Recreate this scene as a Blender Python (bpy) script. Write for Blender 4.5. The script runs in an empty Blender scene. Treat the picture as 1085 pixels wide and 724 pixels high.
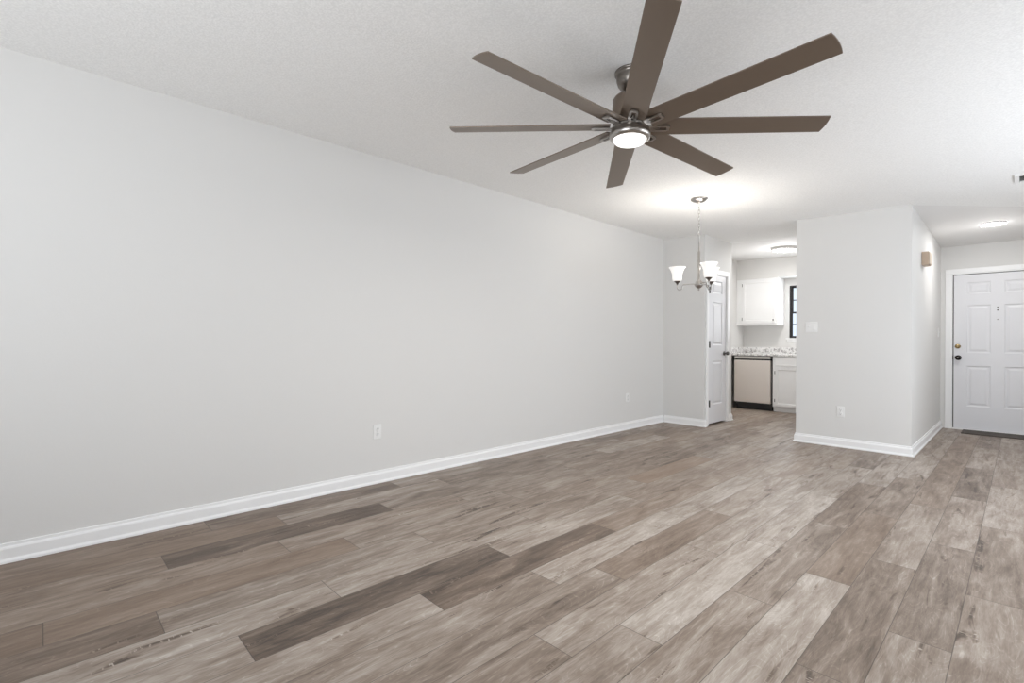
import bpy, bmesh, math, random
from mathutils import Vector, Matrix

# ------------------------------------------------------------------ camera, world, light, exposure
scene = bpy.context.scene
COL = scene.collection
R = math.radians
CAM_H = 1.131
cam_d = bpy.data.cameras.new('camera')
cam_d.sensor_width = 36.0
cam_d.lens = 520.05 / 1085.0 * 36.0
cam_d.shift_y = 0.81 / 1085.0
cam_d.clip_start = 0.02
cam = bpy.data.objects.new('camera', cam_d)
COL.objects.link(cam)
cam.matrix_world = (Matrix.Translation((0, 0, CAM_H)) @ Matrix.Rotation(R(46.163), 4, 'Z')
                    @ Matrix.Rotation(R(90), 4, 'X') @ Matrix.Rotation(R(0.251), 4, 'Z'))
scene.camera = cam

scene.view_settings.view_transform = 'Standard'
scene.view_settings.look = 'None'
scene.view_settings.gamma = 1.0
scene.view_settings.use_curve_mapping = False
scene.view_settings.exposure = 0.74
try:
    scene.cycles.use_denoising = True
    scene.cycles.max_bounces = 14
    scene.cycles.diffuse_bounces = 8
    scene.cycles.sample_clamp_indirect = 6.0
except Exception:
    pass

world = bpy.data.worlds.new('overcast_sky')
scene.world = world
world.use_nodes = True
wb = world.node_tree.nodes['Background']
wb.inputs[0].default_value = (0.62, 0.72, 0.86, 1)
wb.inputs[1].default_value = 0.9


def area_light(name, loc, rot, sx, sy, power, color=(1, 1, 1)):
    l = bpy.data.lights.new(name, 'AREA')
    l.shape = 'RECTANGLE'
    l.size = sx
    l.size_y = sy
    l.energy = power
    l.color = color
    o = bpy.data.objects.new(name, l)
    COL.objects.link(o)
    o.location = loc
    o.rotation_euler = rot
    return o


# kitchen window daylight, plus an added unseen sliding door and side window for light
area_light('added_door_daylight', (-0.85, -2.03, 1.08), (R(152), 0, 0), 2.3, 2.0, 55, (0.92, 0.96, 1.0))  # added light, tilted up to brighten the ceiling
area_light('added_window_daylight', (1.23, 4.3, 1.25), (R(88), 0, R(90)), 3.4, 1.2, 37, (0.92, 0.96, 1.0))  # added light of an unseen window, placed to brighten the far left wall
area_light('daylight_kitchen_window', (-2.38, 9.36, 1.68), (R(90), 0, R(180)), 0.8, 0.84, 6, (0.95, 0.98, 1.0))

# ------------------------------------------------------------------ room measures
XL, XR = -3.581, 1.25
YB = -2.05
YP0, YP1, XP = 6.449, 7.338, -2.975       # pantry closet
YF, XH, XFL = 6.318, -0.777, -1.823       # wall beside the hall
YD = 8.81                                 # entry wall
YK = 9.38                                 # kitchen back wall
CZ, CS = 2.6125, -0.03


def ceil_z(x):
    return CZ + CS * (x - XL)


# ------------------------------------------------------------------ helpers
def srgb(r, g, b):
    def f(c):
        c /= 255.0
        return c / 12.92 if c <= 0.04045 else ((c + 0.055) / 1.055) ** 2.4
    return (f(r), f(g), f(b), 1.0)


class NT:
    def __init__(self, name):
        self.m = bpy.data.materials.new(name)
        self.m.use_nodes = True
        self.nt = self.m.node_tree
        self.bsdf = self.nt.nodes['Principled BSDF']
        self.out = self.nt.nodes['Material Output']

    def n(self, typ, **kw):
        nd = self.nt.nodes.new(typ)
        for k, v in kw.items():
            if k.startswith('i_'):
                key = k[2:]
                key = int(key) if key.isdigit() else key
                nd.inputs[key].default_value = v
            else:
                setattr(nd, k, v)
        return nd

    def l(self, a, b):
        self.nt.links.new(a, b)

    def math(self, op, a, b=None, c=None, clamp=False):
        nd = self.nt.nodes.new('ShaderNodeMath')
        nd.operation = op
        nd.use_clamp = clamp
        for i, v in enumerate((a, b, c)):
            if v is None:
                continue
            if isinstance(v, (int, float)):
                nd.inputs[i].default_value = v
            else:
                self.l(v, nd.inputs[i])
        return nd.outputs[0]

    def maprange(self, v, a, b, c=0.0, d=1.0):
        nd = self.nt.nodes.new('ShaderNodeMapRange')
        self.l(v, nd.inputs[0])
        for i, x in enumerate((a, b, c, d)):
            nd.inputs[i + 1].default_value = x
        return nd.outputs[0]

    def mix(self, f, a, b, blend='MIX'):
        nd = self.nt.nodes.new('ShaderNodeMix')
        nd.data_type = 'RGBA'
        nd.blend_type = blend
        for sock, v in ((nd.inputs[0], f), (nd.inputs[6], a), (nd.inputs[7], b)):
            if isinstance(v, (int, float, tuple)):
                sock.default_value = v
            else:
                self.l(v, sock)
        return nd.outputs[2]


def mat(name, color, rough=0.5, metal=0.0, bump=None, noise=None, emit=None, spec=None):
    """colour, roughness; bump=(scale, strength, detail); noise=(scale, amount) mottles the colour"""
    t = NT(name)
    b = t.bsdf
    b.inputs['Base Color'].default_value = color
    b.inputs['Roughness'].default_value = rough
    b.inputs['Metallic'].default_value = metal
    if spec is not None:
        b.inputs['Specular IOR Level'].default_value = spec
    co = t.n('ShaderNodeTexCoord').outputs['Object']
    if noise:
        nz = t.n('ShaderNodeTexNoise', i_Scale=noise[0], i_Detail=3.0)
        t.l(co, nz.inputs['Vector'])
        k = t.maprange(nz.outputs[0], 0.3, 0.7, 1 - noise[1], 1 + noise[1])
        cc = t.mix(1.0, color, (1, 1, 1, 1), 'MULTIPLY')
        mul = t.n('ShaderNodeVectorMath', operation='SCALE')
        t.l(cc, mul.inputs[0])
        t.l(k, mul.inputs['Scale'])
        t.l(mul.outputs[0], b.inputs['Base Color'])
    if bump:
        nz = t.n('ShaderNodeTexNoise', i_Scale=bump[0], i_Detail=bump[2] if len(bump) > 2 else 2.0)
        t.l(co, nz.inputs['Vector'])
        bp = t.n('ShaderNodeBump', i_Strength=bump[1], i_Distance=0.004)
        t.l(nz.outputs[0], bp.inputs['Height'])
        t.l(bp.outputs[0], b.inputs['Normal'])
    if emit:
        b.inputs['Emission Color'].default_value = emit[0]
        b.inputs['Emission Strength'].default_value = emit[1]
    return t.m


M = {}
M['wall'] = mat('wall_paint', srgb(222, 221, 219), 0.6, bump=(60, 0.06), spec=0.3)
M['kitchen_wall'] = M['wall']
M['trim'] = mat('trim_paint', srgb(243, 243, 243), 0.35)
M['door'] = mat('door_paint', srgb(228, 228, 231), 0.38)
M['cabinet'] = mat('cabinet_paint', srgb(240, 240, 240), 0.35)
M['plastic'] = mat('white_plastic', srgb(234, 234, 233), 0.35)
M['slot'] = mat('dark_slot', srgb(120, 118, 116), 0.6)
M['smooth_ceiling'] = mat('smooth_ceiling_paint', srgb(232, 231, 230), 0.7, bump=(40, 0.05))
M['nickel'] = mat('brushed_nickel', srgb(176, 172, 168), 0.28, 1.0, noise=(30, 0.08))
M['dark_nickel'] = mat('darker_nickel', srgb(128, 122, 116), 0.32, 1.0)  # darker nickel for canopy, downrod, socket cups and knob
M['light_nickel'] = mat('satin_nickel', srgb(222, 220, 218), 0.5, 0.35)
M['steel'] = mat('stainless_steel', srgb(232, 224, 217), 0.5, 0.65)
M['steel_light'] = mat('stainless_strip', srgb(214, 210, 206), 0.32, 1.0)
M['black'] = mat('black_plastic', srgb(34, 32, 31), 0.5)
M['blade'] = mat('blade_bronze', srgb(128, 115, 103), 0.36, 0.55)
M['blade_edge'] = M['blade']
M['bronze_frame'] = mat('dark_bronze_frame', srgb(52, 50, 50), 0.5)
M['brass'] = mat('polished_brass', srgb(182, 160, 118), 0.25, 1.0)
M['oil_bronze'] = mat('oil_rubbed_bronze', srgb(44, 40, 38), 0.35, 0.8)
M['gap_shade'] = mat('grey_gap_shade', srgb(96, 94, 94), 0.8)  # grey that holds the shade of the front door gap
M['hinge'] = mat('pewter_hinge', srgb(92, 89, 86), 0.4, 0.4)
M['tan'] = mat('tan_plastic', srgb(188, 167, 147), 0.5)
M['beige'] = mat('beige_plastic', srgb(216, 200, 182), 0.5)
M['mat'] = mat('grey_mat_fibre', srgb(84, 78, 73), 0.9, bump=(400, 0.5), noise=(220, 0.2))
M['frosted'] = mat('frosted_glass', srgb(232, 230, 226), 0.4, emit=((1.0, 0.98, 0.95, 1), 0.30))
M['lens'] = mat('lit_lens', srgb(250, 250, 248), 0.4, emit=((1.0, 0.98, 0.96, 1), 0.75))
M['lens_hall'] = mat('lit_led_lens', srgb(250, 250, 250), 0.4, emit=((1.0, 0.99, 0.98, 1), 9.0))
M['lens_kitchen'] = mat('lit_kitchen_lens', srgb(250, 250, 250), 0.4, emit=((1.0, 0.99, 0.98, 1), 7.0))


def popcorn():
    t = NT('popcorn_ceiling')
    b = t.bsdf
    b.inputs['Roughness'].default_value = 0.9
    b.inputs['Specular IOR Level'].default_value = 0.1
    co = t.n('ShaderNodeTexCoord').outputs['Object']
    n1 = t.n('ShaderNodeTexNoise', i_Scale=90.0, i_Detail=3.0, i_Roughness=0.6)
    n2 = t.n('ShaderNodeTexVoronoi', i_Scale=95.0)
    for q in (n1, n2):
        t.l(co, q.inputs['Vector'])
    v = t.math('SUBTRACT', n1.outputs[0], t.math('MULTIPLY', n2.outputs[0], 0.5))
    bp = t.n('ShaderNodeBump', i_Strength=0.35, i_Distance=0.004)
    t.l(v, bp.inputs['Height'])
    t.l(bp.outputs[0], b.inputs['Normal'])
    t.l(t.mix(t.maprange(v, 0.1, 0.5), srgb(240, 240, 239), srgb(250, 250, 249)), b.inputs['Base Color'])
    return t.m


M['popcorn'] = popcorn()


def granite():
    t = NT('speckled_granite')
    b = t.bsdf
    b.inputs['Roughness'].default_value = 0.2
    co = t.n('ShaderNodeTexCoord').outputs['Object']
    n1 = t.n('ShaderNodeTexNoise', i_Scale=22.0, i_Detail=5.0, i_Roughness=0.7)
    n2 = t.n('ShaderNodeTexNoise', i_Scale=55.0, i_Detail=4.0, i_Roughness=0.7)
    n3 = t.n('ShaderNodeTexVoronoi', i_Scale=60.0)
    for q in (n1, n2, n3):
        t.l(co, q.inputs['Vector'])
    c = t.mix(t.maprange(n1.outputs[0], 0.5, 0.6), srgb(242, 241, 240), srgb(168, 164, 164))
    c = t.mix(t.maprange(n2.outputs[0], 0.58, 0.66), c, srgb(84, 82, 86))
    c = t.mix(t.maprange(n3.outputs[0], 0.16, 0.1), c, srgb(120, 112, 110))
    t.l(c, b.inputs['Base Color'])
    return t.m


M['granite'] = granite()


def glass():
    t = NT('window_glass')
    nt = t.nt
    g = t.n('ShaderNodeBsdfGlossy', i_Roughness=0.02)
    tr = t.n('ShaderNodeBsdfTransparent')
    fr = t.n('ShaderNodeFresnel', i_IOR=1.45)
    mx = t.n('ShaderNodeMixShader')
    ge = t.n('ShaderNodeNewGeometry')
    t.l(t.math('MULTIPLY', fr.outputs[0], t.math('SUBTRACT', 1.0, ge.outputs['Backfacing'])), mx.inputs[0])
    t.l(tr.outputs[0], mx.inputs[1])
    t.l(g.outputs[0], mx.inputs[2])
    t.l(mx.outputs[0], t.out.inputs[0])
    return t.m


M['glass'] = glass()


def vinyl_floor():
    t = NT('grey_oak_vinyl_planks')
    b = t.bsdf
    uv = t.n('ShaderNodeUVMap', uv_map='plank_metres')
    uv1 = t.n('ShaderNodeUVMap', uv_map='plank_unit')
    at = t.n('ShaderNodeAttribute', attribute_name='plank')      # R tone, G seed, B warmth
    sp = t.n('ShaderNodeSeparateColor')
    t.l(at.outputs['Color'], sp.inputs[0])
    tone, seed, warm = sp.outputs
    sx = t.n('ShaderNodeSeparateXYZ')
    t.l(uv.outputs[0], sx.inputs[0])
    s1 = t.n('ShaderNodeSeparateXYZ')
    t.l(uv1.outputs[0], s1.inputs[0])

    def coords(ku, kv, kz):
        cb = t.n('ShaderNodeCombineXYZ')
        t.l(t.math('MULTIPLY', sx.outputs[0], ku), cb.inputs[0])
        t.l(t.math('MULTIPLY', sx.outputs[1], kv), cb.inputs[1])
        t.l(t.math('MULTIPLY', seed, kz), cb.inputs[2])
        return cb.outputs[0]

    def noise(co, detail, rough, dist=0.0):
        nd = t.n('ShaderNodeTexNoise', i_Scale=1.0, i_Detail=detail, i_Roughness=rough, i_Distortion=dist)
        t.l(co, nd.inputs['Vector'])
        return nd.outputs[0]

    broad = noise(coords(2.4, 10.0, 97.0), 4.0, 0.6, 0.8)         # clouds of lighter and darker wood
    streak = noise(coords(5.0, 46.0, 53.0), 6.0, 0.75, 0.8)        # grain streaks
    fine = noise(coords(22.0, 210.0, 31.0), 3.0, 0.7)
    knot = noise(coords(2.0, 15.0, 71.0), 3.0, 0.55, 1.0)          # charred knots
    fleck = noise(coords(110.0, 26.0, 11.0), 2.0, 0.5)            # saw marks across the charred places
    # cathedral figure: bands from a distorted distance field
    wv = t.n('ShaderNodeTexWave', i_Scale=1.0, i_Distortion=14.0, i_Detail=3.0)
    wv.inputs['Detail Scale'].default_value = 0.7
    wv.wave_type = 'BANDS'
    wv.bands_direction = 'Y'
    t.l(coords(1.6, 9.0, 40.0), wv.inputs['Vector'])
    v = t.math('ADD', t.math('MULTIPLY', t.math('SUBTRACT', broad, 0.5), 0.95),
               t.math('MULTIPLY', t.math('SUBTRACT', streak, 0.5), 0.5))
    v = t.math('ADD', v, t.math('MULTIPLY', t.math('SUBTRACT', fine, 0.5), 0.34))
    v = t.math('ADD', v, t.math('MULTIPLY', t.math('SUBTRACT', wv.outputs[1], 0.5), 0.05))
    fig = noise(coords(1.9, 9.0, 61.0), 1.0, 0.4, 0.3)           # contour lines of a slow field: cerused cathedral grain
    fl = t.math('ABSOLUTE', t.math('SINE', t.math('MULTIPLY', fig, 85.0)))
    v = t.math('ADD', v, t.math('MULTIPLY', t.math('MULTIPLY', t.maprange(fl, 0.35, 0.05), t.maprange(streak, 0.42, 0.6)), 0.16))
    v = t.math('ADD', v, tone)
    kn = t.maprange(knot, 0.62, 0.74)
    v = t.math('SUBTRACT', v, t.math('MULTIPLY', kn, 0.5))
    v = t.math('ADD', v, t.math('MULTIPLY', t.math('MULTIPLY', t.maprange(knot, 0.63, 0.7), t.maprange(fleck, 0.58, 0.66)), 0.6))
    ramp = t.n('ShaderNodeValToRGB')
    cr = ramp.color_ramp
    cr.elements[0].position = 0.0
    cr.elements[0].color = srgb(62, 52, 45)
    cr.elements[1].position = 1.0
    cr.elements[1].color = srgb(202, 196, 189)
    for p, c in ((0.22, srgb(101, 87, 76)), (0.45, srgb(135, 121, 109)), (0.7, srgb(167, 156, 146))):
        e = cr.elements.new(p)
        e.color = c
    t.l(v, ramp.inputs[0])
    c = ramp.outputs[0]
    c = t.mix(t.math('MULTIPLY', warm, 0.35), c, srgb(150, 126, 106), 'MIX')
    # joints: a dark hairline round every plank
    ev = t.math('ABSOLUTE', t.math('SUBTRACT', s1.outputs[1], 0.5))
    eu = t.math('ABSOLUTE', t.math('SUBTRACT', s1.outputs[0], 0.5))
    line = t.math('MAXIMUM', t.maprange(ev, 0.4915, 0.4955), t.maprange(eu, 0.4985, 0.4992))
    c = t.mix(t.math('MULTIPLY', line, 0.8), c, srgb(62, 54, 48))
    t.l(c, b.inputs['Base Color'])
    rg = t.math('ADD', 0.40, t.math('MULTIPLY', fine, 0.1))
    t.l(rg, b.inputs['Roughness'])
    b.inputs['Specular IOR Level'].default_value = 0.45
    bp = t.n('ShaderNodeBump', i_Strength=0.25, i_Distance=0.002)
    t.l(t.math('SUBTRACT', t.math('ADD', fine, streak), t.math('MULTIPLY', line, 1.5)), bp.inputs['Height'])
    t.l(bp.outputs[0], b.inputs['Normal'])
    return t.m


M['floor'] = vinyl_floor()


# ---- mesh helpers
def box(bm, x0, x1, y0, y1, z0, z1, bevel=0.0, seg=2):
    vs = [bm.verts.new(p) for p in ((x0, y0, z0), (x1, y0, z0), (x1, y1, z0), (x0, y1, z0),
                                    (x0, y0, z1), (x1, y0, z1), (x1, y1, z1), (x0, y1, z1))]
    fs = [bm.faces.new([vs[i] for i in f]) for f in ((0, 3, 2, 1), (4, 5, 6, 7), (0, 1, 5, 4), (1, 2, 6, 5), (2, 3, 7, 6), (3, 0, 4, 7))]
    if bevel:
        es = list({e for f in fs for e in f.edges})
        bmesh.ops.bevel(bm, geom=es, offset=bevel, segments=seg, affect='EDGES', profile=0.5)


def lathe(bm, prof, seg=32, mtx=None, smooth=True):
    """prof: list of (r, z) from one end to the other"""
    rings = []
    for r, z in prof:
        if r < 1e-6:
            p = Vector((0, 0, z))
            rings.append([bm.verts.new(mtx @ p if mtx else p)])
        else:
            ring = []
            for i in range(seg):
                a = 2 * math.pi * i / seg
                p = Vector((r * math.cos(a), r * math.sin(a), z))
                ring.append(bm.verts.new(mtx @ p if mtx else p))
            rings.append(ring)
    for a, b in zip(rings, rings[1:]):
        for i in range(seg):
            j = (i + 1) % seg
            if len(a) == 1 and len(b) == 1:
                continue
            if len(a) == 1:
                f = bm.faces.new((a[0], b[i], b[j]))
            elif len(b) == 1:
                f = bm.faces.new((a[i], a[j], b[0]))
            else:
                f = bm.faces.new((a[i], a[j], b[j], b[i]))
            f.smooth = smooth
    return rings


def tube(bm, pts, rad, seg=10, cap=True):
    pts = [Vector(p) for p in pts]
    rads = rad if isinstance(rad, (list, tuple)) else [rad] * len(pts)
    prev = None
    up = None
    rings = []
    for i, p in enumerate(pts):
        d = (pts[min(i + 1, len(pts) - 1)] - pts[max(i - 1, 0)]).normalized()
        if up is None:
            up = Vector((0, 0, 1)) if abs(d.z) < 0.9 else Vector((1, 0, 0))
        side = d.cross(up).normalized()
        up = side.cross(d).normalized()
        rings.append([bm.verts.new(p + rads[i] * (side * math.cos(2 * math.pi * k / seg) + up * math.sin(2 * math.pi * k / seg))) for k in range(seg)])
    for a, b in zip(rings, rings[1:]):
        for k in range(seg):
            f = bm.faces.new((a[k], a[(k + 1) % seg], b[(k + 1) % seg], b[k]))
            f.smooth = True
    if cap:
        bm.faces.new(rings[0])
        bm.faces.new(list(reversed(rings[-1])))


def obj(name, bm, material, parent=None, mtx=None, recalc=True):
    if recalc:
        bmesh.ops.recalc_face_normals(bm, faces=bm.faces)
    me = bpy.data.meshes.new(name)
    bm.to_mesh(me)
    bm.free()
    me.materials.append(material)
    o = bpy.data.objects.new(name, me)
    COL.objects.link(o)
    if mtx is not None:
        o.matrix_basis = mtx
    if parent is not None:
        o.parent = parent
    return o


def tag(o, label, cat, group=None, kind=None):
    o['label'] = label
    o['category'] = cat
    if group:
        o['group'] = group
    if kind:
        o['kind'] = kind
    return o


def thing(name, label, cat, mtx=None, group=None, kind=None):
    o = bpy.data.objects.new(name, None)
    o.empty_display_size = 0.1
    COL.objects.link(o)
    if mtx is not None:
        o.matrix_basis = mtx
    return tag(o, label, cat, group, kind)


def boxes(name, lst, material, parent=None, mtx=None, bevel=0.0):
    bm = bmesh.new()
    for b in lst:
        box(bm, *b, bevel=bevel)
    return obj(name, bm, material, parent, mtx)


def at(x, y, z, rz=0.0):
    return Matrix.Translation((x, y, z)) @ Matrix.Rotation(rz, 4, 'Z')


FACE_X = math.pi / 2      # turns a thing modelled facing -Y into one facing +X


# ------------------------------------------------------------------ structure: walls
WT = 2.78


def wall(name, lst, label, material=None):
    o = boxes(name, lst, material or M['wall'])
    return tag(o, label, 'wall', kind='structure')


wall('wall_left', [(XL - 0.12, XL, YB - 0.12, YK + 0.12, 0, WT)], 'long bare pale greige wall running down the left side of the room')
wall('wall_back', [(XL, -2.0, YB - 0.12, YB, 0, WT), (0.3, XR, YB - 0.12, YB, 0, WT), (-2.0, 0.3, YB - 0.12, YB, 2.08, WT)],
     'wall with an added sliding door opening behind the camera')
wall('wall_right', [(XR, XR + 0.12, YB - 0.12, 2.6, 0, WT), (XR, XR + 0.12, 6.0, YK, 0, WT),
                    (XR, XR + 0.12, 2.6, 6.0, 0, 0.6), (XR, XR + 0.12, 2.6, 6.0, 2.2, WT)], 'wall with an added side window out of view on the right')
DY0, DY1, DZ = 6.555, 7.165, 2.10        # pantry door opening
wall('wall_pantry', [(XL, XP, YP0, YP0 + 0.1, 0, WT), (XL, XP, YP1 - 0.08, YP1, 0, WT),
                     (XP - 0.1, XP, YP0 + 0.1, DY0, 0, WT), (XP - 0.1, XP, DY1, YP1 - 0.08, 0, WT),
                     (XP - 0.1, XP, DY0, DY1, DZ, WT)], 'pale walls boxing in the pantry closet at the far left corner')
wall('wall_front', [(XFL, XH, YF, YF + 0.12, 0, WT)], 'narrow pale wall between the kitchen opening and the entry hall')
wall('wall_hall', [(XH - 0.12, XH, YF + 0.12, YK, 0, WT)], 'side wall of the entry hall lit by the ceiling light')
EX0, EX1, EZ = -0.668, 0.246, 2.07       # entry door opening
wall('wall_entry', [(XH, EX0, YD, YD + 0.12, 0, WT), (EX1, XR, YD, YD + 0.12, 0, WT), (EX0, EX1, YD, YD + 0.12, EZ, WT)],
     'end wall of the entry hall around the front door')
WX0, WX1, WZ0, WZ1 = -2.815, -1.955, 1.225, 2.135
wall('wall_kitchen', [(XL, WX0, YK, YK + 0.12, 0, WT), (WX1, XH, YK, YK + 0.12, 0, WT),
                      (WX0, WX1, YK, YK + 0.12, 0, WZ0), (WX0, WX1, YK, YK + 0.12, WZ1, WT)], 'kitchen back wall around the dark framed window')
wall('wall_soffit', [(XL, XH - 0.12, 9.05, YK, 2.262, WT)], 'boxed soffit above the kitchen wall cabinet')

# ------------------------------------------------------------------ ceilings
def slab(name, poly, material, label, thick=0.1):
    bm = bmesh.new()
    lo = [bm.verts.new(p) for p in poly]
    hi = [bm.verts.new((p[0], p[1], p[2] + thick)) for p in poly]
    n = len(poly)
    bm.faces.new(lo)
    bm.faces.new(hi)
    for i in range(n):
        bm.faces.new((lo[i], lo[(i + 1) % n], hi[(i + 1) % n], hi[i]))
    bmesh.ops.triangulate(bm, faces=[f for f in bm.faces if len(f.verts) > 4])
    return tag(obj(name, bm, material), label, 'ceiling', kind='structure')


def cp(x, y):
    return (x, y, ceil_z(x))


CREASE_Y = YF + (XR + 0.1 - XH) * 0.955
slab('ceiling', [cp(XL - 0.1, YB - 0.1), cp(XR + 0.1, YB - 0.1), cp(XR + 0.1, CREASE_Y), cp(XH, YF), cp(XFL, YF), cp(XFL, YP1), cp(XL - 0.1, YP1)],
     M['popcorn'], 'textured off-white ceiling over the living and dining area')
slab('ceiling_kitchen', [cp(XL - 0.1, YP1), cp(XFL, YP1), cp(XFL, YF), cp(XH, YF), cp(XH, YK + 0.1), cp(XL - 0.1, YK + 0.1)],
     M['smooth_ceiling'], 'smooth white kitchen ceiling')
slab('ceiling_hall', [(XH, YF, ceil_z(XH)), (XR + 0.1, CREASE_Y, ceil_z(XR + 0.1)), (XR + 0.1, YD + 0.1, 2.436), (XH, YD + 0.1, 2.436)],
     M['smooth_ceiling'], 'smooth white ceiling over the entry hall')

# ------------------------------------------------------------------ floor: one vinyl floor, each plank a quad that knows its tone
ROW0, ROWW, PLANK = 0.012, 0.1885, 1.25
ROW_FIX = {}       # row -> list of (joint y, tone of the plank that starts there, warmth); joints ascending
ROW_FIX = {
    17: [(-0.51, 0.28, 0.9), (0.74, 0.20, 0.35), (2.03, 0.52), (3.28, 0.46), (4.52, 0.36), (5.6, 0.52)],
    16: [(-0.15, 0.25, 1.0), (1.10, 0.56, 0.1), (2.36, 0.30), (3.62, 0.44)],
    15: [(-0.79, 0.36, 0.6), (0.46, 0.10, 0.3), (1.71, 0.42), (2.95, 0.48)],
    14: [(-0.28, 0.42, 0.6), (0.97, 0.50), (2.2, 0.50), (3.45, 0.42)],
    13: [(-1.24, 0.16, 1.0), (0.01, 0.26, 1.0), (1.26, 0.50), (2.5, 0.44)],
    12: [(-0.90, 0.20, 0.4), (0.35, 0.47), (1.6, 0.46), (2.85, 0.46)],
    11: [(-0.29, 0.62, 0.0), (0.96, 0.56, 0.0), (2.26, 0.46), (3.52, 0.42, 1.6), (4.73, 0.55)],
    10: [(-0.70, 0.62, 0.0), (0.55, 0.10, 0.1), (1.79, 0.62, 0.0), (3.1, 0.46), (4.37, 0.60)],
    9: [(-0.02, 0.64, 0.0), (1.23, 0.10, 0.3), (2.49, 0.44, 0.6), (3.78, 0.50), (5.0, 0.5)],
    8: [(0.50, 0.52, 0.0), (1.75, 0.68, 0.0), (3.02, 0.66, 0.0), (4.3, 0.58), (5.57, 0.50)],
    7: [(0.76, 0.42, 0.0), (2.01, 0.34, 0.5), (3.25, 0.60), (4.5, 0.62)],
    6: [(0.13, 0.40, 0.1), (1.38, 0.60, 0.0), (2.62, 0.62, 0.0), (3.92, 0.62), (5.2, 0.6)],
    5: [(0.43, 0.58, 0.0), (1.68, 0.74, 0.0), (2.94, 0.70, 0.0), (4.2, 0.64), (5.4, 0.42)],
    4: [(1.03, 0.52, 0.1), (2.28, 0.46, 0.1), (3.55, 0.36, 0.3), (4.81, 0.64, 0.0)],
    3: [(1.48, 0.66, 0.0), (2.73, 0.36, 0.7), (4.0, 0.38, 0.2), (5.24, 0.62)],
    2: [(0.68, 0.42), (1.93, 0.36, 0.1), (3.16, 0.54, 0.1), (4.45, 0.36, 0.5), (5.7, 0.40)],
    1: [(1.15, 0.50), (2.41, 0.38, 0.0), (3.66, 0.52, 0.1), (4.89, 0.30, 0.0), (6.14, 0.58), (7.4, 0.36)],
    0: [(1.77, 0.56), (3.02, 0.42, 0.1), (4.23, 0.62, 0.0), (5.49, 0.54), (6.75, 0.56)],
}


def row_edge(k):
    return ROW0 - ROWW * k if k <= 10 else ROW0 - ROWW * 10 - 0.21 * (k - 10)
#ROWS_END


def build_floor():
    rnd = random.Random(11)
    bm = bmesh.new()
    um = bm.loops.layers.uv.new('plank_metres')
    uu = bm.loops.layers.uv.new('plank_unit')
    at_ = bm.loops.layers.float_color.new('plank')
    y_min, y_max = YB - 0.1, YK + 0.1
    for k in range(-8, 19):
        x1 = row_edge(k)
        x0 = row_edge(k + 1)
        fix = ROW_FIX.get(k, [])
        cells = []
        y = y_min - rnd.random() * PLANK
        if fix:
            n = math.ceil((fix[0][0] - y_min) / PLANK)
            y = fix[0][0] - n * PLANK
            while y < fix[0][0] - 0.01:
                cells.append([y, None, None])
                y += PLANK
            for f in fix:
                cells.append([f[0], f[1], f[2] if len(f) > 2 else None])
            y = fix[-1][0] + PLANK
        while y < y_max:
            cells.append([y, None, None])
            y += PLANK
        for i, (ya, tone, warm) in enumerate(cells):
            yb = cells[i + 1][0] if i + 1 < len(cells) else ya + PLANK
            a, b = max(ya, y_min), min(yb, y_max)
            r1, r2, r3 = rnd.random(), rnd.random(), rnd.random()
            if b - a < 0.005:
                continue
            if tone is None:
                tone = 0.50 + (r1 - 0.5) * 0.34
            if warm is None:
                warm = r3 * r3 * 0.7
            tone = 0.48 + (tone - 0.48) * 0.78
            quad = [(x0, a), (x1, a), (x1, b), (x0, b)]
            f = bm.faces.new([bm.verts.new((p[0], p[1], 0)) for p in quad])
            for lp, p in zip(f.loops, quad):
                lp[um].uv = (p[1] - ya, p[0] - x0)
                lp[uu].uv = ((p[1] - ya) / (yb - ya), (p[0] - x0) / (x1 - x0))
                lp[at_] = (tone, r2, warm, 1)
    o = obj('floor', bm, M['floor'], recalc=False)
    return tag(o, 'grey brown wood look plank floor running through the rooms', 'floor', kind='structure')


build_floor()

# ------------------------------------------------------------------ baseboards
BASE_PROF = [(0.0, 0.0), (0.024, 0.0), (0.023, 0.010), (0.017, 0.018), (0.015, 0.022), (0.015, 0.070), (0.012, 0.078), (0.008, 0.083), (0.007, 0.096), (0.0, 0.098)]


def baseboard(name, path, label):
    """path: wall-line points; the board stands on the right of the direction of travel; mitred corners"""
    bm = bmesh.new()
    P = [Vector((p[0], p[1])) for p in path]
    rings = []
    for i, p in enumerate(P):
        def nrm(a, b):
            d = (b - a).normalized()
            return Vector((d.y, -d.x))
        if i == 0:
            off = nrm(P[0], P[1])
        elif i == len(P) - 1:
            off = nrm(P[-2], P[-1])
        else:
            n1, n2 = nrm(P[i - 1], p), nrm(p, P[i + 1])
            off = (n1 + n2) / (1 + n1.dot(n2))
        rings.append([bm.verts.new((p.x + off.x * o, p.y + off.y * o, z)) for o, z in BASE_PROF])
    n = len(BASE_PROF)
    for a, b in zip(rings, rings[1:]):
        for k in range(n):
            bm.faces.new((a[k], a[(k + 1) % n], b[(k + 1) % n], b[k]))
    bm.faces.new(rings[0])
    bm.faces.new(rings[-1])
    return tag(obj(name, bm, M['trim']), label, 'baseboard', kind='structure')


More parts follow.
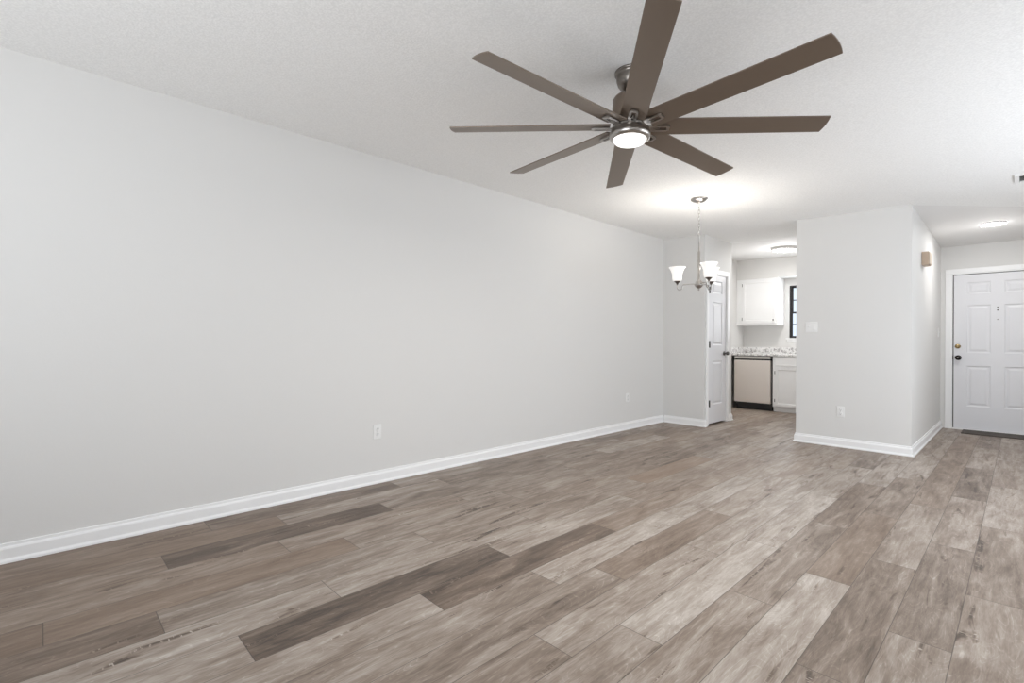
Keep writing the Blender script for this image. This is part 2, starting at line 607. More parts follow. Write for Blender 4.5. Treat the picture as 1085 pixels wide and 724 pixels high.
baseboard('baseboard_left', [(XL, YB), (XL, YP0)], 'white baseboard along the long left wall')
baseboard('baseboard_pantry', [(XL + 0.026, YP0), (XP, YP0), (XP, DY0 - 0.062)], 'short white baseboard wrapping the pantry closet corner')
baseboard('baseboard_pantry_end', [(XP, DY1 + 0.062), (XP, YP1), (XP - 0.3, YP1)], 'white baseboard end beside the pantry door')
baseboard('baseboard_front', [(XFL, YF + 0.12), (XFL, YF), (XH, YF), (XH, YD - 0.002)], 'white baseboard around the narrow wall and along the hall')
baseboard('baseboard_kitchen', [(XL, YP1 + 0.002), (XL, 8.70)], 'white baseboard in the kitchen beside the dishwasher')

# ------------------------------------------------------------------ doors
def panel_slab(xs, zs, panels, thick, rings, back=True):
    """slab facing -Y with its face at y=0, cut by xs, zs; cells in panels get nested rings [(inset, depth)...] and a flat field"""
    bm = bmesh.new()
    cache = {}

    def v(x, y, z):
        k = (round(x, 5), round(y, 5), round(z, 5))
        if k not in cache:
            cache[k] = bm.verts.new((x, y, z))
        return cache[k]
    for i in range(len(xs) - 1):
        for j in range(len(zs) - 1):
            x0, x1, z0, z1 = xs[i], xs[i + 1], zs[j], zs[j + 1]
            cur = [v(x0, 0, z0), v(x1, 0, z0), v(x1, 0, z1), v(x0, 0, z1)]
            if (i, j) in panels:
                for ins, dep in rings:
                    nx = [v(x0 + ins, dep, z0 + ins), v(x1 - ins, dep, z0 + ins), v(x1 - ins, dep, z1 - ins), v(x0 + ins, dep, z1 - ins)]
                    for k in range(4):
                        bm.faces.new((cur[k], cur[(k + 1) % 4], nx[(k + 1) % 4], nx[k]))
                    cur = nx
            bm.faces.new(cur)
    X0, X1, Z0, Z1 = xs[0], xs[-1], zs[0], zs[-1]
    b = [v(X0, thick, Z0), v(X1, thick, Z0), v(X1, thick, Z1), v(X0, thick, Z1)]
    bm.faces.new(b)
    bot = [v(x, 0, Z0) for x in xs]
    top = [v(x, 0, Z1) for x in xs]
    lef = [v(X0, 0, z) for z in zs]
    rig = [v(X1, 0, z) for z in zs]
    bm.faces.new(bot + [b[1], b[0]])
    bm.faces.new(top + [b[2], b[3]])
    bm.faces.new(lef + [b[3], b[0]])
    bm.faces.new(rig + [b[2], b[1]])
    return bm


RAISED = [(0.006, 0.007), (0.016, 0.009), (0.022, 0.009), (0.045, 0.002)]


def casing(name, x0, x1, ztop, wid, label, mtx, jamb=0.10):
    """door casing facing -Y around an opening x0..x1, with the jamb behind it"""
    bm = bmesh.new()
    t = 0.016
    for a, b in ((x0 - wid, x0), (x1, x1 + wid)):
        box(bm, a, b, -t, 0, 0, ztop, 0.004)
    box(bm, x0 - wid, x1 + wid, -t, 0, ztop, ztop + wid, 0.004)
    j = 0.012
    box(bm, x0 - 0.001, x0 + j, -t * 0.4, jamb, 0, ztop)
    box(bm, x1 - j, x1 + 0.001, -t * 0.4, jamb, 0, ztop)
    box(bm, x0 + j, x1 - j, -t * 0.4, jamb, ztop - j, ztop + 0.001)
    return tag(obj(name, bm, M['trim'], mtx=mtx), label, 'trim', kind='structure')


# front door
casing('trim_1', EX0, EX1, EZ, 0.062, 'white casing around the front door', at(0, YD, 0))
ED = thing('door_1', 'white six panel front door at the end of the hall', 'door', at(EX0 + 0.012, YD + 0.018, 0), kind='structure')
dw = EX1 - EX0 - 0.024
px = [0.011, 0.139, 0.366, 0.493, 0.72, dw - 0.011]
pz = [0.016, 0.314, 0.846, 1.019, 1.644, 1.793, 1.947, 2.049]
obj('slab', panel_slab(px, pz, {(i, j) for i in (1, 3) for j in (1, 3, 5)}, 0.044, RAISED), M['door'], ED)
boxes('door_gap_shade', [(0.0, 0.010, 0.012, 0.04, 0.015, 2.058), (dw - 0.010, dw, 0.012, 0.04, 0.015, 2.058), (0.010, dw - 0.010, 0.012, 0.04, 2.0495, 2.058)], M['gap_shade'], ED)  # grey strips stand in for the shade in the gap round the door
boxes('threshold', [(0.0, dw, -0.028, 0.06, 0.0, 0.014)], M['trim'], ED)
hw = Matrix.Rotation(R(90), 4, 'X')
bm = bmesh.new()
lathe(bm, [(0, 0), (0.030, 0), (0.030, 0.006), (0.022, 0.012), (0.012, 0.014), (0.012, 0.022), (0, 0.022)], 24, Matrix.Translation((0.052, 0, 1.104)) @ hw)
db = obj('deadbolt', bm, M['brass'], ED)
bm = bmesh.new()
box(bm, 0.047, 0.057, -0.038, -0.021, 1.088, 1.120, 0.003)
obj('thumb_turn', bm, M['brass'], db)
bm = bmesh.new()
lathe(bm, [(0, 0), (0.034, 0), (0.034, 0.006), (0.026, 0.010), (0.013, 0.014), (0.012, 0.030), (0.024, 0.042), (0.029, 0.056), (0.024, 0.068), (0, 0.072)], 24,
      Matrix.Translation((0.056, 0, 0.952)) @ hw)
kb = obj('door_knob', bm, M['oil_bronze'], ED)
bm = bmesh.new()
lathe(bm, [(0, 0.0725), (0.009, 0.0725), (0.008, 0.0755), (0, 0.0755)], 16, Matrix.Translation((0.056, 0, 0.952)) @ hw)
obj('lock_button', bm, M['nickel'], kb)
for z, mm in ((1.104, M['hinge']), (0.952, M['oil_bronze'])):
    boxes('strike_plate', [(-0.002, 0.010, -0.006, 0.012, z - 0.028, z + 0.028)], mm, ED)
for z, r in ((1.608, 0.008), (1.572, 0.009), (1.451, 0.006)):
    bm = bmesh.new()
    lathe(bm, [(0, 0), (r, 0), (r * 0.9, 0.003), (0, 0.003)], 14, Matrix.Translation((0.43, 0, z)) @ hw)
    obj('peephole' if r > 0.0085 else 'door_stud', bm, M['hinge'], ED)

# pantry door (faces +X)
pm = at(XP, 0, 0, FACE_X)
casing('trim_2', DY0, DY1, DZ, 0.056, 'white casing around the pantry door', pm)
PD = thing('door_2', 'narrow white panel door of the pantry closet', 'door', at(XP - 0.006, DY0 + 0.012, 0, FACE_X), kind='structure')
dw2 = DY1 - DY0 - 0.024
obj('slab', panel_slab([0.003, 0.152, 0.462, dw2 - 0.003], [0.022, 0.279, 0.883, 1.101, 1.704, 1.825, 2.0, 2.085], {(1, j) for j in (1, 3, 5)}, 0.035, RAISED), M['door'], PD)
for z in (0.30, 1.115, 1.86):
    bm = bmesh.new()
    box(bm, 0.028, 0.054, -0.005, 0.0, z - 0.044, z + 0.044)
    tube(bm, [(0.040, -0.010, z - 0.046), (0.040, -0.010, z + 0.046)], 0.008, 10)
    obj('hinge', bm, M['hinge'], PD)
bm = bmesh.new()
km = Matrix.Translation((dw2 - 0.062, 0, 0.988)) @ hw
lathe(bm, [(0, 0), (0.031, 0), (0.031, 0.005), (0.024, 0.009), (0.012, 0.013), (0.011, 0.030), (0.022, 0.040), (0.028, 0.054), (0.023, 0.066), (0, 0.070)], 24, km)
obj('door_knob', bm, M['hinge'], PD)

# ------------------------------------------------------------------ kitchen window
WN = thing('window_1', 'dark framed kitchen window over the counter', 'window', at(WX0, YK, WZ0), kind='structure')
ww, wh = WX1 - WX0, WZ1 - WZ0
def ring(bm, x0, x1, z0, z1, t, y0, y1):
    box(bm, x0, x0 + t, y0, y1, z0, z1)
    box(bm, x1 - t, x1, y0, y1, z0, z1)
    box(bm, x0 + t, x1 - t, y0, y1, z0, z0 + t)
    box(bm, x0 + t, x1 - t, y0, y1, z1 - t, z1)
bm = bmesh.new()
ring(bm, 0, ww, 0, wh, 0.016, 0.02, 0.10)
obj('window_frame', bm, M['bronze_frame'], WN)
mid = wh * 0.485
for z0, z1, y in ((0.016, mid + 0.014, 0.04), (mid - 0.014, wh - 0.016, 0.068)):
    bm = bmesh.new()
    ring(bm, 0.017, ww - 0.017, z0, z1, 0.022, y, y + 0.026)
    zc = (z0 + z1) / 2
    box(bm, 0.035, ww - 0.035, y + 0.006, y + 0.02, zc - 0.008, zc + 0.008)
    for q in (1 / 3, 2 / 3):
        xc = ww * q
        box(bm, xc - 0.008, xc + 0.008, y + 0.006, y + 0.02, z0 + 0.02, z1 - 0.02)
    s = obj('sash', bm, M['bronze_frame'], WN)
    boxes('pane', [(0.035, ww - 0.035, y + 0.011, y + 0.015, z0 + 0.02, z1 - 0.02)], M['glass'], s)
boxes('window_sill', [(-0.045, ww + 0.045, -0.035, 0.02, -0.022, 0.0), (-0.03, ww + 0.03, -0.012, 0.0, -0.065, -0.022)], M['trim'], WN)

# unseen sliding door and side window, added to let daylight in
for nm, mt, w_, h_, lab in (('window_2', at(-2.0, YB - 0.06, 0.0), 2.3, 2.08, 'added unseen sliding glass door behind the camera'),
                            ('window_3', at(XR + 0.06, 2.6, 0.6, FACE_X), 3.4, 1.6, 'wide unseen side window added for daylight')):
    W2 = thing(nm, lab, 'window', mt, kind='structure')
    bm = bmesh.new()
    ring(bm, 0, w_, 0, h_, 0.05, -0.03, 0.03)
    box(bm, w_ / 2 - 0.03, w_ / 2 + 0.03, -0.03, 0.03, 0.05, h_ - 0.05)
    obj('window_frame', bm, M['trim'], W2)
    boxes('pane', [(0.05, w_ - 0.05, -0.003, 0.003, 0.05, h_ - 0.05)], M['glass'], W2)

def disk_lamp(parent, name, z, size, power, color=(1, 0.99, 0.97), kind='AREA'):
    l = bpy.data.lights.new(name, kind)
    if kind == 'AREA':
        l.shape = 'DISK'
        l.size = size
    else:
        l.shadow_soft_size = size
    l.energy = power
    l.color = color
    o = bpy.data.objects.new(name, l)
    COL.objects.link(o)
    o.parent = parent
    o.location = (0, 0, z)
    return o


# ------------------------------------------------------------------ kitchen
KF = 8.75          # front plane of the base units
# dishwasher
DW = thing('dishwasher', 'stainless steel dishwasher under the speckled counter', 'dishwasher', at(-3.500, KF, 0))
dww = 0.612
boxes('tub', [(0.004, dww - 0.004, 0.05, 0.58, 0.10, 0.916)], M['black'], DW)
bm = bmesh.new()
box(bm, 0.007, dww - 0.017, -0.012, 0.045, 0.122, 0.842, 0.006)
obj('door', bm, M['steel'], DW)
bm = bmesh.new()
box(bm, 0.007, dww - 0.017, -0.010, 0.045, 0.866, 0.910, 0.004)
obj('control_strip', bm, M['steel_light'], DW)
boxes('handle_recess', [(0.014, dww - 0.024, 0.012, 0.045, 0.843, 0.865)], M['black'], DW)
boxes('toe_kick', [(0.03, dww - 0.006, 0.035, 0.09, 0.006, 0.112)], M['black'], DW)
# base cabinet
SHAKER = [(0.040, 0.0), (0.046, 0.009)]
BC = thing('base_cabinet', 'white base cabinet to the right of the dishwasher', 'cabinet', at(-2.872, KF, 0))
boxes('body', [(0.0, 0.86, 0.0, 0.60, 0.085, 0.918)], M['cabinet'], BC)
boxes('toe_kick', [(0.0, 0.86, 0.05, 0.58, 0.0, 0.085)], M['cabinet'], BC)
obj('drawer_front', panel_slab([0.04, 0.43], [0.768, 0.902], {(0, 0)}, 0.018, [(0.008, 0.0), (0.012, 0.004)]), M['cabinet'], BC, at(0, -0.018, 0))
obj('drawer_front', panel_slab([0.44, 0.82], [0.768, 0.902], {(0, 0)}, 0.018, [(0.008, 0.0), (0.012, 0.004)]), M['cabinet'], BC, at(0, -0.018, 0))
for x0, x1 in ((0.04, 0.43), (0.44, 0.82)):
    d = obj('door', panel_slab([x0, x1], [0.10, 0.735], {(0, 0)}, 0.018, SHAKER), M['cabinet'], BC, at(0, -0.018, 0))
    xh = x0 if x0 < 0.1 else x1
    for z in (0.19, 0.65):
        boxes('hinge', [(xh - 0.008, xh + 0.002, -0.003, 0.016, z - 0.025, z + 0.025)], M['hinge'], d)
# counter
CT = thing('countertop', 'speckled grey and white granite countertop with low backsplash', 'countertop', at(XL + 0.001, KF, 0))
bm = bmesh.new()
box(bm, 0.0, 2.682, -0.03, 0.628, 0.919, 0.958, 0.006)
obj('slab', bm, M['granite'], CT)
bm = bmesh.new()
box(bm, 0.0, 2.682, 0.606, 0.628, 0.9585, 1.06, 0.003)
box(bm, 0.0, 0.022, -0.02, 0.605, 0.9585, 1.06, 0.003)
obj('backsplash', bm, M['granite'], CT)
# wall cabinet
UC = thing('wall_cabinet', 'white single door wall cabinet hung under the kitchen soffit', 'cabinet', at(XL + 0.001, 9.05, 0))
boxes('body', [(0.0, 0.684, 0.0, 0.328, 1.45, 2.260)], M['cabinet'], UC)
d = obj('door', panel_slab([0.105, 0.655], [1.482, 2.236], {(0, 0)}, 0.018, [(0.05, 0.0), (0.054, 0.005)]), M['cabinet'], UC, at(0, -0.018, 0))
for z in (1.56, 2.16):
    boxes('hinge', [(0.098, 0.107, -0.003, 0.016, z - 0.026, z + 0.026)], M['hinge'], d)
bm = bmesh.new()
lathe(bm, [(0, 0), (0.006, 0), (0.006, 0.012), (0.013, 0.018), (0.012, 0.026), (0, 0.028)], 16, Matrix.Translation((0.622, 0, 1.535)) @ hw)
obj('knob', bm, M['dark_nickel'], d)
# kitchen ceiling light
def z_tilt(x, y):
    return Matrix.Translation((x, y, ceil_z(x))) @ Matrix.Rotation(math.atan(-CS), 4, 'Y')
KL = thing('ceiling_light', 'round flush mount light with silver rim on the kitchen ceiling', 'ceiling light', z_tilt(-2.50, 8.10))
bm = bmesh.new()
lathe(bm, [(0, 0), (0.178, 0), (0.180, -0.004), (0.180, -0.036), (0.174, -0.040), (0.160, -0.042), (0.160, -0.03), (0, -0.03)], 48)
obj('rim', bm, M['light_nickel'], KL)
bm = bmesh.new()
lathe(bm, [(0.159, -0.031), (0.159, -0.042), (0.150, -0.048), (0.11, -0.054), (0, -0.057)], 48)
obj('diffuser', bm, M['lens_kitchen'], KL)
disk_lamp(KL, 'ceiling_lamp_and_fill', -0.06, 0.28, 7)
disk_lamp(KL, 'ceiling_lamp_and_fill', -0.30, 0.10, 5, kind='POINT')  # added point light hung below the fixture to brighten ceiling and walls

# ------------------------------------------------------------------ hall: downlight, door chime, switch, mat
bm = bmesh.new()
HLX, HLY = -0.238, 7.66
HL = thing('recessed_light', 'slim round white downlight in the hall ceiling', 'ceiling light', at(HLX, HLY, 2.4790) @ Matrix.Rotation(R(1.9), 4, 'X') @ Matrix.Rotation(R(0.4), 4, 'Y'))
lathe(bm, [(0, 0.004), (0.110, 0.004), (0.109, -0.004), (0.106, -0.008), (0.103, -0.006), (0, -0.006)], 40)
obj('trim_ring', bm, M['plastic'], HL)
bm = bmesh.new()
lathe(bm, [(0.104, -0.0062), (0.103, -0.014), (0.07, -0.020), (0, -0.022)], 40)
obj('lens', bm, M['lens_hall'], HL)
disk_lamp(HL, 'hall_lamp_and_fill', -0.026, 0.18, 4.5)
disk_lamp(HL, 'hall_lamp_and_fill', -0.30, 0.06, 1.4, kind='POINT')  # added soft point light below the downlight for glow on the hall ceiling

CH = thing('door_chime', 'tan door chime box high on the hall wall', 'door chime', at(XH, 6.98, 2.0, FACE_X))
bm = bmesh.new()
box(bm, 0, 0.19, -0.062, 0, 0.0, 0.145, 0.006)
obj('housing', bm, M['tan'], CH)
bm = bmesh.new()
box(bm, 0.006, 0.184, -0.070, -0.0625, 0.008, 0.137, 0.003)
obj('cover', bm, M['beige'], CH)

# door mat
bm = bmesh.new()
box(bm, -0.545, 0.26, 8.42, 8.775, 0.0, 0.011, 0.003)
tag(obj('door_mat', bm, M['mat']), 'thin dark grey mat on the floor at the front door', 'door mat')


# ------------------------------------------------------------------ outlets and switches (modelled facing -Y, centre at origin)
def cover_plate(w, h):
    bm = bmesh.new()
    box(bm, -w / 2, w / 2, -0.006, 0, -h / 2, h / 2, 0.003)
    return bm


def outlet(label, mtx):
    o = thing('wall_outlet', label, 'outlet', mtx, group='duplex outlets on the walls')
    obj('plate', cover_plate(0.072, 0.116), M['plastic'], o)
    for z in (0.021, -0.021):
        bm = bmesh.new()
        lathe(bm, [(0.0165, -0.001), (0.0165, 0.0035), (0.015, 0.0045), (0, 0.0045)], 20, Matrix.Translation((0, -0.006, z)) @ hw, smooth=False)
        r = obj('receptacle', bm, M['plastic'], o)
        boxes('slot', [(-0.0085, -0.0055, -0.0112, -0.0100, z + 0.000, z + 0.009), (0.0055, 0.0085, -0.0112, -0.0100, z + 0.000, z + 0.008),
                       (-0.003, 0.003, -0.0112, -0.0100, z - 0.010, z - 0.005)], M['slot'], r)
    bm = bmesh.new()
    lathe(bm, [(0, 0), (0.003, 0), (0.0025, 0.0015), (0, 0.0015)], 10, Matrix.Translation((0, -0.006, 0)) @ hw)
    obj('screw', bm, M['nickel'], o)
    return o


outlet('white outlet low on the long left wall, nearest of the three', at(XL, 1.945, 0.411, FACE_X))
outlet('white outlet low on the left wall close to the far corner', at(XL, 5.529, 0.414, FACE_X))
outlet('white outlet low on the narrow wall below the switch plate', at(-1.381, YF, 0.386))


def toggle(o, x, name='toggle'):
    bm = bmesh.new()
    box(bm, x - 0.005, x + 0.005, -0.008, -0.0055, -0.012, 0.012)
    t = obj('toggle_frame', bm, M['plastic'], o)
    bm = bmesh.new()
    box(bm, x - 0.0038, x + 0.0038, -0.019, -0.008, -0.001, 0.009, 0.0015)
    obj('toggle', bm, M['plastic'], t)


SW = thing('light_switch', 'white double switch plate on the narrow wall by the kitchen', 'light switch', at(-1.665, YF, 1.318))
obj('plate', cover_plate(0.120, 0.118), M['plastic'], SW)
toggle(SW, -0.023)
bm = bmesh.new()
box(bm, 0.007, 0.040, -0.0095, -0.0055, -0.033, 0.033, 0.0015)
obj('rocker', bm, M['plastic'], SW)
SW2 = thing('light_switch', 'white single switch plate on the hall wall beside the front door', 'light switch', at(XH, 8.53, 1.284, FACE_X))
obj('plate', cover_plate(0.072, 0.116), M['plastic'], SW2)
toggle(SW2, 0.0)

# ------------------------------------------------------------------ ceiling air vent
VT = thing('ceiling_vent', 'white metal air vent in the ceiling at the right edge', 'vent', z_tilt(-0.055, 5.70))
bm = bmesh.new()
vw, vd = 0.36, 0.255
ring_t = 0.03
for b in ((0, ring_t, 0, vd), (vw - ring_t, vw, 0, vd), (ring_t, vw - ring_t, 0, ring_t * 0.5), (ring_t, vw - ring_t, vd - ring_t, vd)):
    box(bm, b[0], b[1], b[2], b[3], -0.012, 0.0, 0.002)
obj('frame', bm, M['plastic'], VT)
boxes('duct_shade', [(ring_t, vw - ring_t, ring_t * 0.5, vd - ring_t, -0.002, 0.0)], M['black'], VT)  # flat black sheet stands in for the shade behind the slats
y0 = ring_t * 0.5
for i in range(5):
    yy = y0 + 0.018 + i * 0.038
    bm = bmesh.new()
    vs = [bm.verts.new(p) for p in ((ring_t, yy, -0.0115), (vw - ring_t, yy, -0.0115), (vw - ring_t, yy + 0.024, -0.0035), (ring_t, yy + 0.024, -0.0035))]
    bm.faces.new(vs)
    r = bmesh.ops.solidify(bm, geom=list(bm.faces), thickness=0.0015)
    obj('slat', bm, M['plastic'], VT)
for i in range(1, 9):
    xx = ring_t + (vw - 2 * ring_t) * i / 9
    boxes('rib', [(xx - 0.004, xx + 0.004, ring_t * 0.5, vd - ring_t, -0.0035, -0.0022)], M['plastic'], VT)

# ------------------------------------------------------------------ ceiling fan
FX, FY, FZ, FR, FPH = -1.429, 2.2226, 2.25, 0.9575, 5.39739
TX, TY = -0.0193, -0.0283
nrm = Vector((-TX, -TY, 1)).normalized()
qt = Vector((0, 0, 1)).rotation_difference(nrm)
fan_m = Matrix.Translation((FX, FY, FZ)) @ qt.to_matrix().to_4x4()
FAN = thing('ceiling_fan', 'large eight blade ceiling fan with bronze blades and round light', 'ceiling fan', fan_m)
ch = ceil_z(FX) - FZ
bm = bmesh.new()
lathe(bm, [(0, ch + 0.004), (0.088, ch + 0.004), (0.091, ch - 0.006), (0.089, ch - 0.013), (0.082, ch - 0.016), (0.081, ch - 0.026), (0.079, ch - 0.045), (0.072, ch - 0.066),
           (0.058, ch - 0.085), (0.042, ch - 0.096), (0.028, ch - 0.101), (0.026, ch - 0.094), (0.0, ch - 0.088)], 48)
obj('canopy', bm, M['dark_nickel'], FAN)
bm = bmesh.new()
lathe(bm, [(0, ch - 0.05), (0.013, ch - 0.05), (0.013, 0.17), (0, 0.17)], 20)
obj('downrod', bm, M['dark_nickel'], FAN)
bm = bmesh.new()
lathe(bm, [(0.014, 0.192), (0.028, 0.190), (0.031, 0.178), (0.060, 0.172), (0.086, 0.164), (0.095, 0.150), (0.096, 0.050), (0.090, 0.040), (0.090, 0.020), (0, 0.018)], 48)
obj('motor_housing', bm, M['blade'], FAN)
bm = bmesh.new()
lathe(bm, [(0, 0.012), (0.088, 0.012), (0.096, 0.004), (0.100, -0.012), (0.100, -0.022), (0.106, -0.026), (0.106, -0.040), (0.101, -0.052), (0.090, -0.058), (0.086, -0.056), (0.086, -0.03), (0, -0.03)], 48)
obj('light_housing', bm, M['nickel'], FAN)
bm = bmesh.new()
lathe(bm, [(0.0855, -0.050), (0.085, -0.060), (0.076, -0.070), (0.05, -0.077), (0, -0.080)], 48)
obj('light_lens', bm, M['lens'], FAN)


def blade_mesh():
    """along +X; counter-clockwise edge hangs lower by the blade pitch"""
    bm = bmesh.new()
    r0, r1, w0, w1, th = 0.105, FR, 0.128, 0.118, 0.006
    n = 22
    prof = [(r0 + (r1 - r0) * i / n, 0) for i in range(n + 1)]
    pt = R(12)
    def pos(x, y, z):
        camber = 0.0
        z += camber
        return (x, y * math.cos(pt) + z * math.sin(pt), -y * math.sin(pt) + z * math.cos(pt) + 0.012)
    # strips across
    ny = 6
    grid_t, grid_b = [], []
    xs = [p[0] for p in prof[:-1]] + [r1]
    for x in xs:
        last = x == r1
        h = w0 / 2 + (w1 - w0) / 2 * (x - r0) / (r1 - r0)
        rt, rb = [], []
        for k in range(ny + 1):
            q = -1 + 2 * k / ny
            xx = x if not last else r1 + 0.002 - 0.007 * q * q
            rt.append(bm.verts.new(pos(xx, q * h, th / 2)))
            rb.append(bm.verts.new(pos(xx, q * h, -th / 2)))
        grid_t.append(rt)
        grid_b.append(rb)
    for g, flip in ((grid_t, False), (grid_b, True)):
        for a, b in zip(g, g[1:]):
            for k in range(ny):
                q = (a[k], b[k], b[k + 1], a[k + 1])
                f = bm.faces.new(q if not flip else q[::-1])
    m = len(xs)
    for i in range(m - 1):
        for k in (0, ny):
            bm.faces.new((grid_t[i][k], grid_t[i + 1][k], grid_b[i + 1][k], grid_b[i][k]))
    for i in (0, m - 1):
        for k in range(ny):
            bm.faces.new((grid_t[i][k], grid_t[i][k + 1], grid_b[i][k + 1], grid_b[i][k]))
    return bm


def bracket_mesh():
    """blade iron under the blade root: an arm from the hub and a slotted plate"""
    bm = bmesh.new()
    pt = R(12)
    rot = Matrix.Translation((0, 0, 0.012)) @ Matrix.Rotation(-pt, 4, 'X')
    vs0 = len(bm.verts)
    zt, zb = -0.0075, -0.0145
    def pr(x0, x1, h0, h1, y=0.0):
        a = [(x0, y - h0), (x1, y - h1), (x1, y + h1), (x0, y + h0)]
        lo = [bm.verts.new(rot @ Vector((p[0], p[1], zb))) for p in a]
        hi = [bm.verts.new(rot @ Vector((p[0], p[1], zt))) for p in a]
        bm.faces.new(lo[::-1])
        bm.faces.new(hi)
        for i in range(4):
            bm.faces.new((lo[i], lo[(i + 1) % 4], hi[(i + 1) % 4], hi[i]))
    pr(0.088, 0.125, 0.018, 0.024)
    pr(0.125, 0.185, 0.006, 0.005, -0.016)
    pr(0.125, 0.185, 0.006, 0.005, 0.016)
    pr(0.185, 0.200, 0.021, 0.015)
    pr(0.108, 0.150, 0.007, 0.003)
    return bm


for i in range(8):
    rot = Matrix.Rotation(FPH + i * math.pi / 4, 4, 'Z')
    if i == 0:
        b0 = obj('blade', blade_mesh(), M['blade'], FAN, rot)
        k0 = obj('blade_bracket', bracket_mesh(), M['nickel'], b0)
    else:
        b = b0.copy()
        COL.objects.link(b)
        b.parent = FAN
        b.matrix_basis = rot
        k = k0.copy()
        COL.objects.link(k)
        k.parent = b
disk_lamp(FAN, 'fan_lamp', -0.083, 0.15, 11, (1, 0.97, 0.93))

# ------------------------------------------------------------------ chandelier
CX, CY = -2.243, 4.735
CHZ = ceil_z(CX)
CHD = thing('chandelier', 'brushed nickel chandelier with three frosted bell shades', 'chandelier', at(CX, CY, CHZ))
bm = bmesh.new()
lathe(bm, [(0, 0.0), (0.080, 0.001), (0.083, -0.006), (0.079, -0.014), (0.058, -0.028), (0.030, -0.038), (0.012, -0.042), (0.010, -0.052), (0, -0.054)], 40)
obj('canopy', bm, M['nickel'], CHD)
bm = bmesh.new()
zt, zb = -0.050, -0.352
nl = 9
pitch = (zt - zb) / nl
for i in range(nl):
    zc = zt - pitch * (i + 0.5)
    hl, hwid = pitch * 0.5 + 0.0055, 0.0085
    pts = []
    for q in range(17):
        a = 2 * math.pi * q / 16
        u = hwid * math.cos(a)
        w = (hl - hwid) * (1 if math.sin(a) > 0 else -1) * min(1, abs(math.sin(a)) * 2.5) + hwid * math.sin(a)
        pts.append((u, 0.0, zc + w) if i % 2 == 0 else (0.0, u, zc + w))
    tube(bm, pts, 0.0017, 6, cap=False)
chn = obj('chain', bm, M['nickel'], CHD)
bm = bmesh.new()
pts = []
for q in range(40):
    s = q / 39
    pts.append((0.012 * math.sin(s * 17), 0.010 * math.cos(s * 17 + 0.6), -0.045 - 0.31 * s))
tube(bm, pts, 0.0022, 6)
obj('cord', bm, M['plastic'], chn)
HZ = 1.706 - CHZ           # hub level
bm = bmesh.new()
lathe(bm, [(0, -0.345), (0.007, -0.348), (0.010, -0.356), (0.013, -0.364), (0.010, -0.374), (0.0065, -0.380), (0.0065, -0.520),
           (0.009, -0.526), (0.0125, -0.532), (0.0125, HZ + 0.06), (0.018, HZ + 0.052), (0, HZ + 0.05)], 24)
obj('stem', bm, M['nickel'], CHD)
bm = bmesh.new()
lathe(bm, [(0, HZ + 0.060), (0.020, HZ + 0.055), (0.036, HZ + 0.035), (0.038, HZ + 0.020), (0.044, HZ + 0.012), (0.044, HZ + 0.004), (0.036, HZ - 0.010),
           (0.020, HZ - 0.024), (0.008, HZ - 0.030), (0.008, HZ - 0.036), (0.011, HZ - 0.042), (0.007, HZ - 0.050), (0, HZ - 0.052)], 32)
obj('hub', bm, M['nickel'], CHD)
AR = 0.205
arm_pts = []
for q in range(9):
    arm_pts.append((0.03 + 0.013 * q, 0, HZ + 0.016))
for q in range(1, 13):
    a = R(90) - R(90) * q / 6 if q <= 6 else None
    if q <= 6:
        arm_pts.append((0.134 + 0.022 * math.sin(R(15 * q)), 0, HZ - 0.004 + 0.020 * math.cos(R(15 * q))))
for q in range(1, 13):
    a = math.pi + math.pi * q / 12
    arm_pts.append((0.181 + 0.025 * math.cos(a), 0, HZ - 0.012 + 0.024 * math.sin(a)))
arm_pts.append((0.206, 0, HZ + 0.012))
arm_pts.append((0.206, 0, HZ + 0.040))
AR = 0.206
base = HZ + 0.045


def arm_obj():
    bm = bmesh.new()
    tube(bm, arm_pts, 0.0055, 10)
    return bm


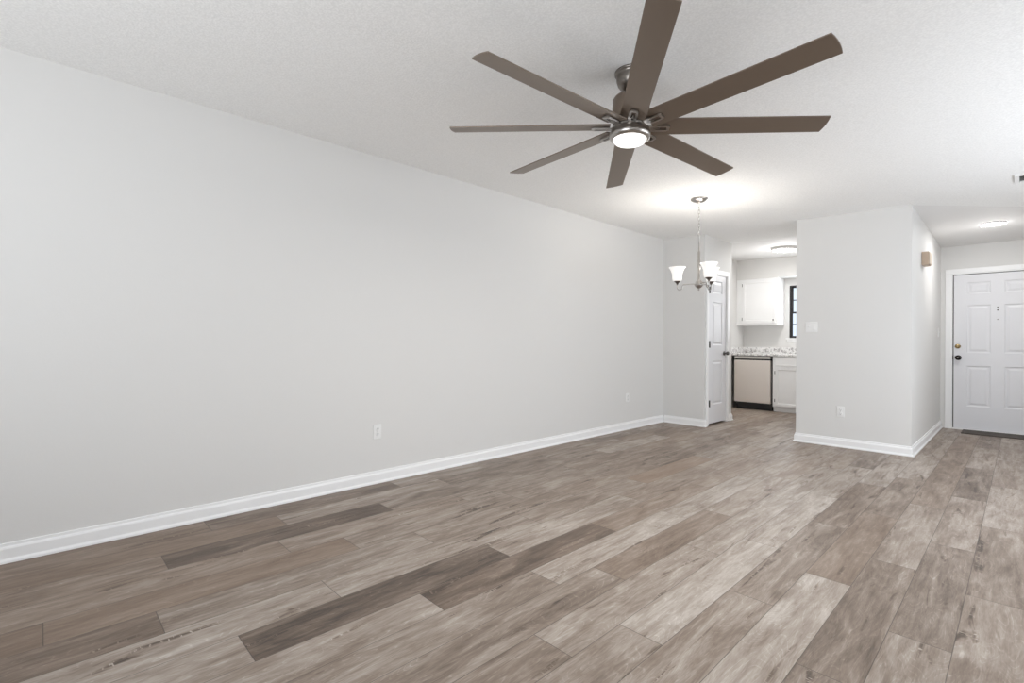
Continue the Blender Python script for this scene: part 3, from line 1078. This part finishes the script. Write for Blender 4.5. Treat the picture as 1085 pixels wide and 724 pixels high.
def cup_bm():
    bm = bmesh.new()
    lathe(bm, [(0, base - 0.026), (0.008, base - 0.026), (0.010, base - 0.016), (0.020, base - 0.006), (0.033, base + 0.006), (0.034, base + 0.010), (0.028, base + 0.010), (0, base + 0.006)], 28,
          Matrix.Translation((AR, 0, 0)))
    return bm


def shade_bm():
    bm = bmesh.new()
    out = [(0.030, 0.008), (0.041, 0.010), (0.045, 0.018), (0.047, 0.040), (0.049, 0.065), (0.053, 0.090), (0.060, 0.112), (0.070, 0.131), (0.083, 0.147)]
    inn = [(r - 0.004, z) for r, z in reversed(out)]
    prof = [(r, base + z) for r, z in out + [(0.082, 0.149)] + inn[:-1] + [(0.026, 0.012)]]
    lathe(bm, prof, 36, Matrix.Translation((AR, 0, 0)))
    return bm


def bulb_bm():
    bm = bmesh.new()
    lathe(bm, [(0, base + 0.008), (0.012, base + 0.012), (0.013, base + 0.035), (0.020, base + 0.055), (0.028, base + 0.078), (0.026, base + 0.095), (0.014, base + 0.108), (0, base + 0.112)], 20,
          Matrix.Translation((AR, 0, 0)))
    return bm


M['bulb'] = mat('lit_bulb', srgb(255, 250, 244), 0.4, emit=((1.0, 0.95, 0.88, 1), 3.0))
first = None
for i, a in enumerate((155, 275, 35)):
    rot = Matrix.Rotation(R(46.163 + a), 4, 'Z')
    if i == 0:
        ar = obj('arm', arm_obj(), M['nickel'], CHD, rot)
        kids = [obj('socket_cup', cup_bm(), M['dark_nickel'], ar), obj('shade', shade_bm(), M['frosted'], ar), obj('bulb', bulb_bm(), M['bulb'], ar)]
        first = ar
    else:
        ar = first.copy()
        COL.objects.link(ar)
        ar.parent = CHD
        ar.matrix_basis = rot
        for k in kids:
            c = k.copy()
            COL.objects.link(c)
            c.parent = ar
    l = bpy.data.lights.new('chandelier_lamp', 'POINT')
    l.energy = 3.0
    l.color = (1, 0.96, 0.9)
    l.shadow_soft_size = 0.06
    p = bpy.data.objects.new('chandelier_lamp', l)
    COL.objects.link(p)
    p.parent = CHD
    v = rot @ Vector((AR, 0, base + 0.14))
    p.location = v
